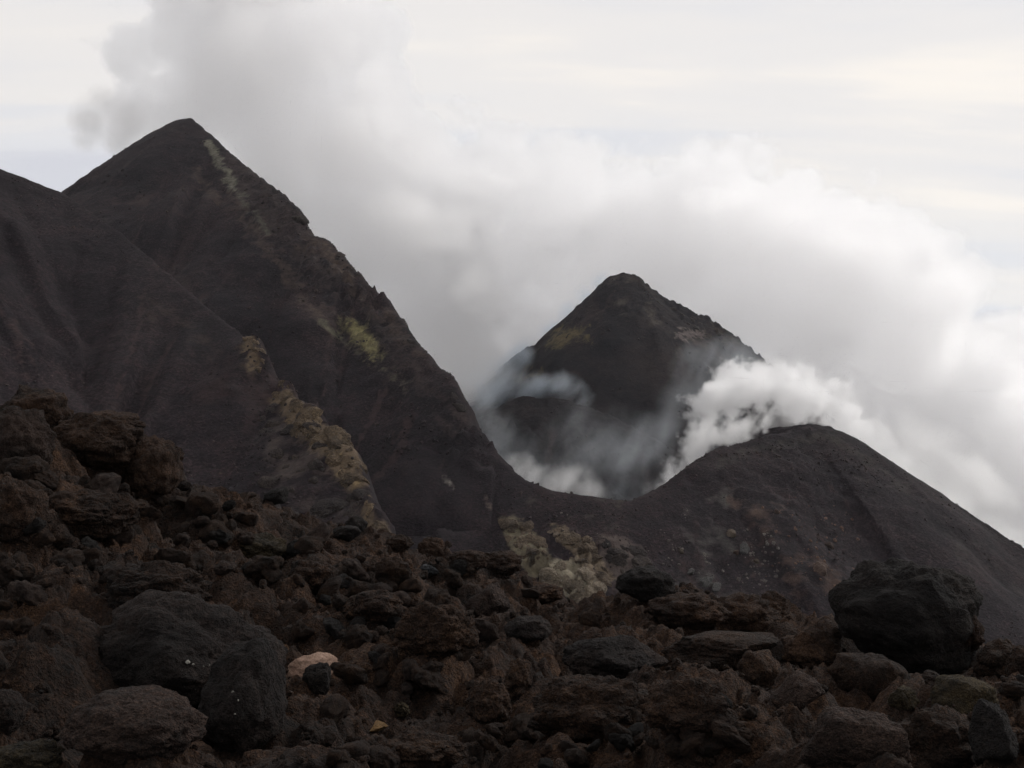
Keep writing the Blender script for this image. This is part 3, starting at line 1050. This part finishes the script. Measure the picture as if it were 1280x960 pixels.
# name each loose rock by its look and by the landmark boulder it lies beside
ANCHOR = {11: "the huge rounded boulder", 13: "the lens-shaped boulder", 14: "the squarish reddish stone", 15: "the triangular brown stone", 16: "the large reddish-brown block",
          17: "the olive-brown stone", 18: "the upright dark stone", 23: "the jagged clinker crag", 26: "the whale-backed block", 27: "the lone tilted block",
          28: "the great white-specked boulder", 30: "the low mauve-brown boulder", 32: "the pale pink stone", 34: "the flat orange-ochre stone", 36: "the reddish smooth-faced stone",
          37: "the knuckle-shaped rock", 38: "the broad dark boulder", 39: "the overhanging slab ledge", 42: "the left outcrop's reddish rock", 45: "the left outcrop's end rock",
          47: "the clinker mound under the outcrop", 49: "the clinker mound above the great boulder", 50: "the olive clinker lump", 53: "the skyline block",
          56: "the small blue-grey stone", 60: "the knotted brown boulder", 62: "the broad clinker hummock", 63: "the tan-edged hummock"}
ANCH = [(b[0], b[1], ANCHOR[b[6]]) for b in BOULDERS if b[6] in ANCHOR]
LOOK = {"clinker": "brown", "brown_lava": "tan-brown", "dark_lava": "blackish", "reddish_lava": "reddish", "olive_lava": "olive"}
ORD = ["first", "second", "third", "fourth", "fifth", "sixth", "seventh", "eighth", "ninth", "tenth", "eleventh", "twelfth"]
bins = {}
for o, px, py, k, mt, sz in LOOSE:
    ax, ay, nm = min(ANCH, key=lambda q: math.hypot(q[0] - px, (q[1] - py) * 1.3))
    shape = ["rough", "rough", "angular", "rough", "rough", "flat", "angular"][k % 7]
    side = ("uphill of" if py < ay else "downhill of") if abs(py - ay) > 0.6 * abs(px - ax) else ("left of" if px < ax else "right of")
    bins.setdefault((shape, LOOK[mt.name], side, nm), []).append((math.hypot(px - ax, py - ay), o))
for (shape, colour, side, nm), lst in bins.items():
    lst.sort(key=lambda q: q[0])
    for i, (_, o) in enumerate(lst):
        lead = "" if len(lst) == 1 else ORD[min(i, 11)] + " "
        o["label"] = f"{lead}{shape} {colour} lava rock {side} {nm}"

# small rubble: uncountable, one object
def build_rubble():
    sty = ["clinker", "block", "clinker", "clinker"]
    tiny = [rock_verts(1, sty[k % 4], 300 + k * 7, (1, rng.uniform(.7, 1), rng.uniform(.5, .9))) for k in range(16)]
    small = [rock_verts(2, sty[k % 4], 500 + k * 7, (1, rng.uniform(.7, 1), rng.uniform(.5, .9))) for k in range(16)]
    V, Fc, off = [], [], 0
    n = 5000
    a = rng.uniform(math.radians(-31), math.radians(31), n)
    d = np.exp(rng.uniform(math.log(4.2), math.log(29), n))
    x = np.tan(a) * d
    dc = np.interp(x / d, _cx, _cd)
    ok = d < dc + 0.8
    x, d = x[ok], d[ok]
    z = field_z(x, d)
    for i in range(len(x)):
        spx = rng.choice([3, 5, 7, 10], p=[.5, .36, .10, .04])
        v, f = tiny[i % 16] if spx < 7 else small[i % 16]
        s = min(spx * d[i] / F_PX * rng.uniform(.7, 1.3), 0.16)
        R = np.array(Euler((rng.uniform(-1, 1), rng.uniform(-1, 1), rng.uniform(0, 6.28))).to_matrix())
        V.append((v * s) @ R.T + np.array((x[i], d[i], z[i] + s * 0.2)))
        Fc.append(f + off)
        off += len(v)
    me = mesh_from("rubble", np.concatenate(V), np.concatenate(Fc))
    me.polygons.foreach_set("use_smooth", np.zeros(len(me.polygons), dtype=bool))
    tag(link("rubble", me, M_CLINK), "small loose clinker rubble strewn over the lava field", "rubble", kind="stuff")


build_rubble()


# ------------------------------------------------------------------ bare rock breaking out of the slopes: real broken faces
def outcrop(host, poly, n, lo, hi, mat, seed, lean=0.0, proud=0.25):
    ho = bpy.data.objects[host]
    me0 = ho.data
    v = np.empty(len(me0.vertices) * 3, np.float32)
    me0.vertices.foreach_get("co", v)
    v = v.reshape(-1, 3)
    nr = np.empty(len(me0.vertices) * 3, np.float32)
    me0.vertex_normals.foreach_get("vector", nr)
    nr = nr.reshape(-1, 3)
    px, py = project(v)
    x0, x1 = min(p[0] for p in poly), max(p[0] for p in poly)
    y0, y1 = min(p[1] for p in poly), max(p[1] for p in poly)
    cand = np.where((px > x0) & (px < x1) & (py > y0) & (py < y1) & ((nr * -v).sum(1) > 0))[0]
    m = poly_mask(px[cand], py[cand], poly, 3.0)
    cand = cand[m > 0.5]
    if len(cand) == 0:
        return
    r = np.random.default_rng(seed)
    pick = r.choice(cand, n)
    base = [rock_verts(2, "shard", 1700 + seed * 10 + k) for k in range(6)]
    V, Fc, off = [], [], 0
    for i in pick:
        b, f = base[int(r.integers(6))]
        s = lo + (hi - lo) * r.random() ** 2
        nn = nr[i] / np.linalg.norm(nr[i])
        dn = np.array((math.sin(lean), 0.0, -math.cos(lean))) + r.normal(0, 0.10, 3)
        dn = dn - nn * (dn @ nn)
        dn /= np.linalg.norm(dn)
        B = np.stack((np.cross(nn, dn), dn, nn), 1)
        sc = np.array((s * r.uniform(0.7, 1.1), s * r.uniform(0.9, 1.4), s * r.uniform(0.45, 0.7)))
        V.append((b * sc) @ B.T + v[i] + nn * s * (proud - 0.46 + 0.26 * r.random()))
        Fc.append(f + off)
        off += len(b)
    me = mesh_from("rock_outcrop", np.concatenate(V), np.concatenate(Fc))
    me.polygons.foreach_set("use_smooth", np.zeros(len(me.polygons), dtype=bool))
    link("rock_outcrop", me, mat, ho)


def crag_material(name, dark, mid, light):
    return rock_material(name, dark, mid, light, 0.22, 1.0)


M_CRAG = crag_material("ochre_crag", (0.040, 0.029, 0.021), (0.120, 0.086, 0.056), (0.26, 0.190, 0.120))
M_CRAGD = crag_material("brown_crag", (0.015, 0.0125, 0.013), (0.038, 0.030, 0.028), (0.078, 0.060, 0.050))
M_TUFF = crag_material("pale_tuff", (0.070, 0.056, 0.043), (0.195, 0.158, 0.118), (0.36, 0.30, 0.23))
M_TUFFD = crag_material("tan_tuff", (0.036, 0.027, 0.022), (0.105, 0.078, 0.056), (0.215, 0.165, 0.118))
outcrop("hill_left", CRAGS[0], 12, 0.5, 1.3, M_CRAG, 1, 0.35, 0.08)
outcrop("hill_left", [(p[0] - (5 if k > 8 else 0), p[1] + (5 if k > 8 else 0)) for k, p in enumerate(CRAGS[1])], 110, 0.5, 2.0, M_CRAG, 2, 0.45, 0.0)
outcrop("hill_left", CRAGS[2], 22, 0.4, 1.2, M_CRAG, 3, 0.4, 0.08)
outcrop("hill_left", CRAG_DARK, 60, 0.5, 1.8, M_CRAGD, 4, 0.4, 0.08)
outcrop("crater_rim", CLIFFS[0][0], 70, 0.7, 2.3, M_TUFFD, 5, 0.55, 0.0)
outcrop("crater_rim", CLIFFS[1][0], 70, 0.8, 2.4, M_TUFF, 6, 0.55, 0.0)
outcrop("crater_rim", CLIFFS[2][0], 75, 0.7, 2.3, M_TUFFD, 7, 0.55, 0.0)
outcrop("crater_rim", CLIFFS[3][0], 60, 0.6, 2.2, M_CRAGD, 8, 0.55, 0.05)
for _k, (_a, _n) in enumerate([([(325, 222), (350, 240), (378, 262), (384, 292), (365, 290), (340, 255)], 12), ([(405, 300), (440, 332), (470, 366), (455, 372), (425, 340)], 10),
                              ([(490, 390), (548, 458), (570, 482), (584, 525), (570, 520), (545, 475), (500, 415)], 8)]):
    outcrop("mountain_left", _a, _n, 0.7, 2.2, M_CRAGD, 10 + _k, 0.9, 0.0)
outcrop("mountain_middle", [(645, 440), (692, 416), (706, 402), (740, 374), (748, 384), (712, 418), (660, 452)], 26, 0.8, 2.4, M_CRAGD, 15, -0.4, 0.1)
outcrop("mountain_middle", [(806, 362), (865, 392), (935, 440), (925, 446), (860, 404), (806, 374)], 26, 0.8, 2.2, M_CRAGD, 16, 0.4, 0.1)

M_SCREE = slope_material("scree_blocks", (0.014, 0.012, 0.013), (0.028, 0.023, 0.024), (0.062, 0.048, 0.042), 0.2)
for host, n, lo, hi, sd in SCREE:
    scree(host, n, lo, hi, M_SCREE, sd)
M_PALE = rock_material("pale_scree", (0.05, 0.045, 0.042), (0.11, 0.10, 0.092), (0.20, 0.18, 0.165), 0.4, 0.5)
M_RUST = rock_material("rusty_scree", (0.045, 0.028, 0.022), (0.095, 0.058, 0.044), (0.17, 0.11, 0.085), 0.4, 0.5)
scree("crater_rim", 170, 0.12, 0.62, M_PALE, 31, lambda px, py: np.hypot(px - 900, (py - 700) * 1.1) < 75)
scree("crater_rim", 150, 0.12, 0.60, M_RUST, 32, lambda px, py: np.hypot(px - 1000, (py - 690) * 1.2) < 85)
scree("crater_rim", 60, 0.12, 0.45, M_PALE, 33, lambda px, py: (px > 640) & (px < 860) & (py > 632) & (py < 690))


# ------------------------------------------------------------------ blocks lying on the right cone's flank
def slope_block(px, py, w, h, mat, label, seed, group=None):
    hf = o_h["crater_rim"]
    t = (px - 640) / F_PX
    ds = np.linspace(140, 240, 500)
    e = np.array([hf(t * d, d) / d for d in ds])
    tgt = elev(py)
    hit = np.where(e >= tgt)[0]
    d = ds[hit[0]] if len(hit) else 190.0
    W, H = w * d / F_PX / 2, h * d / F_PX / 2
    v, f = rock_verts(3, "block", seed)
    lo, hi = v.min(0), v.max(0)
    v = (v - (lo + hi) / 2) / ((hi - lo) / 2)
    x = t * d
    o = place_mesh("block", v, f, mat, (x, d, hf(x, d) - H * 0.25), (W, W * 1.1, H * 1.15))
    o.data.polygons.foreach_set("use_smooth", np.zeros(len(o.data.polygons), dtype=bool))
    o.rotation_euler = (0, rng.uniform(-.3, .3), 0)
    tag(o, label, "rock", group)


M_TAN = rock_material("tan_block", (0.035, 0.028, 0.022), (0.07, 0.055, 0.043), (0.12, 0.095, 0.075), 0.5, 0.5)
M_BLK2 = rock_material("grey_block", (0.035, 0.034, 0.034), (0.065, 0.063, 0.062), (0.11, 0.108, 0.104), 0.5, 0.5)
M_RED2 = rock_material("red_block", (0.032, 0.022, 0.018), (0.058, 0.040, 0.033), (0.09, 0.063, 0.052), 0.5, 0.5)
for px, py, w, h, mt, lab in [
    (912, 667, 13, 11, M_TAN, "tan block high on the crater rim slope above the grey blocks"),
    (928, 690, 16, 22, M_BLK2, "long grey block lying downslope on the crater rim"),
    (880, 727, 17, 14, M_BLK2, "pale grey block on the rim slope above the jagged crag"),
    (893, 736, 12, 14, M_BLK2, "grey block beside the pale grey one above the jagged crag"),
    (862, 718, 10, 8, M_BLK2, "small pale stone left of the grey blocks on the rim slope"),
    (1034, 684, 12, 10, M_RED2, "bright reddish stone high in the rusty streak"),
    (1076, 715, 16, 14, M_RED2, "rusty block on the slope just left of the huge boulder's top"),
    (1020, 712, 26, 20, M_RED2, "rusty outcropping block in the middle of the rusty streak"),
    (969, 640, 7, 8, M_RED2, "tiny reddish stone at the top of the rusty streak"),
    (943, 703, 8, 7, M_TAN, "small tan stone right of the long grey block"),
    (918, 668 + 24, 8, 8, M_RED2, "small reddish stone left of the long grey block"),
    (850, 690, 7, 8, M_TAN, "small tan stone on the rim slope right of the dark red cliff"),
]:
    slope_block(px, py, w, h, mt, lab, int(px + py))


# ------------------------------------------------------------------ steam (real volumes, grown on voxel grids)
def steam_material(name, dens, aniso=0.15, color=(0.998, 0.998, 1.0)):
    m, nt, out = new_mat(name)
    pv = nt.new("ShaderNodeVolumePrincipled")
    pv.inputs["Color"].default_value = (*color, 1)
    pv.inputs["Density"].default_value = dens
    pv.inputs["Anisotropy"].default_value = aniso
    nt.l.new(pv.outputs[0], out.inputs["Volume"])
    return m


def steam(name, blobs, voxel, dens, label, soft, n_scale, n_amp, n_detail=5, n_rough=0.55, blend_r=4.0, vor=0.0, vor_scale=0.1, pad=1.3, aniso=0.15, thin=None, warp=0.0, grow=0.0, tint=(0.998, 0.998, 1.0)):
    """blobs: (px, py, depth, radius in photo pixels, flatten) -> smooth union, roughened by noise, as density grid"""
    cs = []
    for b in blobs:
        c = P(b[0], b[1], b[2])
        cs.append((c, b[3] * b[2] / F_PX, b[4] if len(b) > 4 else 1.0))
    mg = grow + 0.55 * (n_amp + vor * 0.8 + warp)
    lo = np.min([c - r - mg for c, r, q in cs], 0)
    hi = np.max([c + r + mg for c, r, q in cs], 0)
    me = bpy.data.meshes.new(name)
    o = link(name, me)
    tag(o, label, "steam", kind="stuff")
    tree = bpy.data.node_groups.new(name + "_nodes", "GeometryNodeTree")
    tree.interface.new_socket("Geometry", in_out="INPUT", socket_type="NodeSocketGeometry")
    tree.interface.new_socket("Geometry", in_out="OUTPUT", socket_type="NodeSocketGeometry")
    g = NT(tree)
    go = g.new("NodeGroupOutput")
    cube = g.new("GeometryNodeVolumeCube")
    setm = g.new("GeometryNodeSetMaterial")
    mat = steam_material(name, dens, aniso, tint)
    setm.inputs["Material"].default_value = mat
    pos = g.new("GeometryNodeInputPosition").outputs[0]
    if warp:
        nz = g.new("ShaderNodeTexNoise")
        g.put(nz.inputs["Vector"], pos)
        nz.inputs["Scale"].default_value = n_scale * 0.5
        nz.inputs["Detail"].default_value = 2
        pos2 = g.vmath("ADD", pos, g.vmath("SCALE", g.vmath("SUBTRACT", nz.outputs["Color"], (0.5, 0.5, 0.5)), warp))
    else:
        pos2 = pos
    sdf = None
    for c, r, q in cs:
        pp = g.vmath("SUBTRACT", pos2, tuple(c))
        if q != 1.0:
            pp = g.vmath("MULTIPLY", pp, (1.0, 1.0, 1.0 / q))
        dd = g.math("SUBTRACT", g.vmath("LENGTH", pp, out=1), r)
        if q < 1.0:
            dd = g.math("MULTIPLY", dd, 0.5 + 0.5 * q)
        sdf = dd if sdf is None else g.math("SMOOTH_MIN", sdf, dd, blend_r)
    n = g.math("SUBTRACT", g.noise(pos, n_scale, n_detail, n_rough), 0.5)
    sdf = g.math("ADD", sdf, g.math("MULTIPLY", n, n_amp * 2))
    if vor:
        vd = g.voronoi(pos2, vor_scale, 2.0, 0.5)
        sdf = g.math("ADD", sdf, g.math("MULTIPLY", g.math("SUBTRACT", vd, 0.4), vor))
    den = g.math("DIVIDE", g.math("SUBTRACT", grow, sdf), soft, clamp=True)
    if thin:
        mp = g.vmath("MULTIPLY", pos2, (1.0, 0.7, 1.0))
        sx = g.vmath("DOT_PRODUCT", mp, (0.55, 0.3, 0.78), out=1)
        mp = g.vmath("SUBTRACT", mp, g.vmath("SCALE", (0.55, 0.3, 0.78), g.math("MULTIPLY", sx, 0.68)))
        nn = g.noise(mp, thin[0], 6, 0.62)
        den = g.math("MULTIPLY", den, g.ramp(nn, [(thin[1], 0.0), (thin[2], 1.0)]))
    g.put(cube.inputs["Density"], den)
    cube.inputs["Min"].default_value = tuple(lo)
    cube.inputs["Max"].default_value = tuple(hi)
    for k, ax in enumerate("XYZ"):
        cube.inputs["Resolution " + ax].default_value = max(8, int((hi[k] - lo[k]) / voxel))
    g.l.new(cube.outputs[0], setm.inputs["Geometry"])
    g.l.new(setm.outputs[0], go.inputs[0])
    md = o.modifiers.new("steam", "NODES")
    md.node_group = tree
    return o


PLUME = [
    # rising plume behind the great cone
    (200, 160, 420, 60), (180, 95, 425, 50), (178, 150, 422, 40), (195, 30, 430, 56), (225, -10, 430, 60), (260, 60, 430, 95), (330, 120, 430, 130), (330, -10, 440, 130), (425, 50, 440, 90), (450, 200, 430, 125),
    (250, -60, 440, 80), (400, -80, 450, 100), (500, 150, 440, 70), (540, 270, 440, 110), (560, 370, 430, 115), (510, 320, 420, 110), (590, 470, 430, 90), (360, 240, 425, 90), (430, 320, 425, 100), (490, 430, 425, 90),
]
steam("steam_plume", PLUME, 1.4, 0.15, "tall grey-white steam plume rising behind the great left cone", 3.5, 0.022, 11.0, 7, 0.60, 10.0, vor=28.0, vor_scale=0.038, warp=8.0, aniso=0.85, grow=8.5)
BANK = [
    # bank behind the far peak and the right cone
    (600, 220, 480, 85), (640, 260, 480, 110), (600, 350, 480, 120), (640, 470, 480, 130), (720, 290, 500, 130), (820, 320, 510, 150), (930, 340, 520, 160), (1020, 400, 520, 170), (1080, 350, 520, 120),
    (1120, 520, 510, 160), (1130, 420, 500, 130), (1190, 600, 500, 160), (1280, 680, 500, 170), (1180, 470, 520, 100), (900, 560, 520, 150), (1050, 660, 500, 150), (760, 520, 520, 150),
    (1400, 760, 500, 170), (1300, 600, 520, 130), (1260, 520, 520, 100), (1400, 640, 520, 130), (1500, 740, 520, 150), (1240, 440, 525, 85), (1340, 540, 525, 110),
]
steam("steam_bank", BANK, 1.7, 0.10, "broad white steam bank behind the far peak and right cone", 4.0, 0.022, 14.0, 7, 0.60, 14.0, vor=30.0, vor_scale=0.032, warp=8.0, aniso=0.86, grow=8.0)
WISP = [(112, 150, 410, 26), (104, 176, 410, 14), (150, 178, 410, 22), (130, 125, 412, 18), (160, 150, 412, 24)]
steam("steam_wisp", WISP, 0.8, 0.12, "small grey steam wisp left of the great cone's plume", 5.0, 0.07, 5.0, 5, 0.6, 5.0, aniso=0.5, grow=1.5)
PUFFS = [(850, 592, 205, 14), (868, 566, 210, 19), (885, 545, 213, 22), (880, 508, 224, 24), (905, 492, 228, 26), (945, 484, 232, 28), (985, 488, 236, 28), (930, 538, 215, 18),
         (905, 548, 212, 18), (1020, 503, 238, 25), (835, 605, 200, 9), (1060, 530, 236, 25), (952, 528, 217, 12), (915, 478, 240, 24), (960, 470, 242, 22), (1090, 552, 238, 24), (1125, 580, 242, 18), (1000, 478, 246, 24), (1045, 500, 250, 26)]
steam("steam_puffs", PUFFS, 0.30, 0.8, "dense white steam puffs pouring over the right crater rim", 1.6, 0.22, 5.0, 8, 0.72, 2.2, vor=3.8, vor_scale=0.27, warp=5.0, aniso=0.8, grow=2.2, thin=(0.22, 0.34, 0.54))
STREAM = [(1090, 572, 255, 40), (1140, 608, 260, 44), (1190, 640, 265, 46), (1250, 690, 270, 56), (1320, 740, 270, 60), (1050, 530, 255, 34), (1150, 560, 280, 44), (1220, 610, 290, 50), (1000, 500, 270, 40)]
steam("steam_stream", STREAM, 0.9, 0.15, "billowing steam stream flowing down behind the right cone", 4.0, 0.07, 5.0, 6, 0.62, 5.0, vor=7.0, vor_scale=0.09, warp=4.0, aniso=0.75, grow=3.0)
CRATER = [(600, 480, 300, 34), (605, 520, 270, 28), (640, 570, 225, 36), (680, 590, 215, 40), (720, 605, 208, 28), (770, 600, 215, 36), (830, 560, 235, 44), (790, 560, 240, 46), (720, 555, 250, 40),
          (870, 520, 255, 40), (870, 470, 300, 34), (920, 460, 300, 34)]
steam("steam_veil", CRATER, 0.7, 0.075, "thin torn veils of steam drifting inside the crater", 8.0, 0.06, 6.0, 6, 0.62, 6.0, thin=(0.09, 0.47, 0.66), warp=6.0, aniso=0.65, grow=3.0, tint=(0.90, 0.95, 1.0))
FUMES = [(655, 488, 385, 16), (675, 482, 382, 15), (700, 482, 380, 16), (715, 492, 378, 17), (725, 505, 376, 12), (650, 445, 408, 14), (635, 465, 405, 20), (620, 490, 400, 24), (640, 455, 436, 16), (662, 436, 440, 15), (688, 416, 442, 14), (712, 396, 444, 14), (735, 372, 446, 13), (752, 352, 446, 10)]
JETS = [(690, 606, 200, 12), (710, 604, 200, 15), (730, 610, 199, 12), (745, 617, 199, 7), (668, 600, 203, 12), (650, 588, 206, 11), (838, 600, 206, 10), (822, 610, 205, 8)]
steam("steam_jets", JETS, 0.35, 0.45, "bright white steam welling up just behind the crater saddle", 4.0, 0.2, 3.6, 7, 0.66, 2.5, warp=4.0, aniso=0.65, grow=1.8, thin=(0.25, 0.38, 0.62))
steam("steam_fumes", FUMES, 0.6, 0.15, "bluish fumes clinging to the foot of the far peak", 4.0, 0.12, 4.0, 6, 0.66, 3.0, warp=5.0, aniso=0.6, grow=2.0, thin=(0.12, 0.36, 0.60), tint=(0.84, 0.92, 1.0))


# ------------------------------------------------------------------ the air itself
def build_haze():
    m, nt, out = new_mat("haze_air")
    pv = nt.new("ShaderNodeVolumePrincipled")
    pv.inputs["Color"].default_value = (0.86, 0.91, 1.0, 1)
    pv.inputs["Density"].default_value = 0.00006
    pv.inputs["Density Attribute"].default_value = ""
    pv.inputs["Anisotropy"].default_value = 0.2
    nt.l.new(pv.outputs[0], out.inputs["Volume"])
    R, z0, z1 = 2600.0, -160.0, 330.0
    v = np.array([(x, y, z) for x in (-R, R) for y in (-R, R) for z in (z0, z1)], float)
    f = np.array(((0, 1, 3, 2), (4, 6, 7, 5), (0, 4, 5, 1), (2, 3, 7, 6), (0, 2, 6, 4), (1, 5, 7, 3)))
    me = mesh_from("haze", v, f)
    tag(link("haze", me, m), kind="stuff")


build_haze()
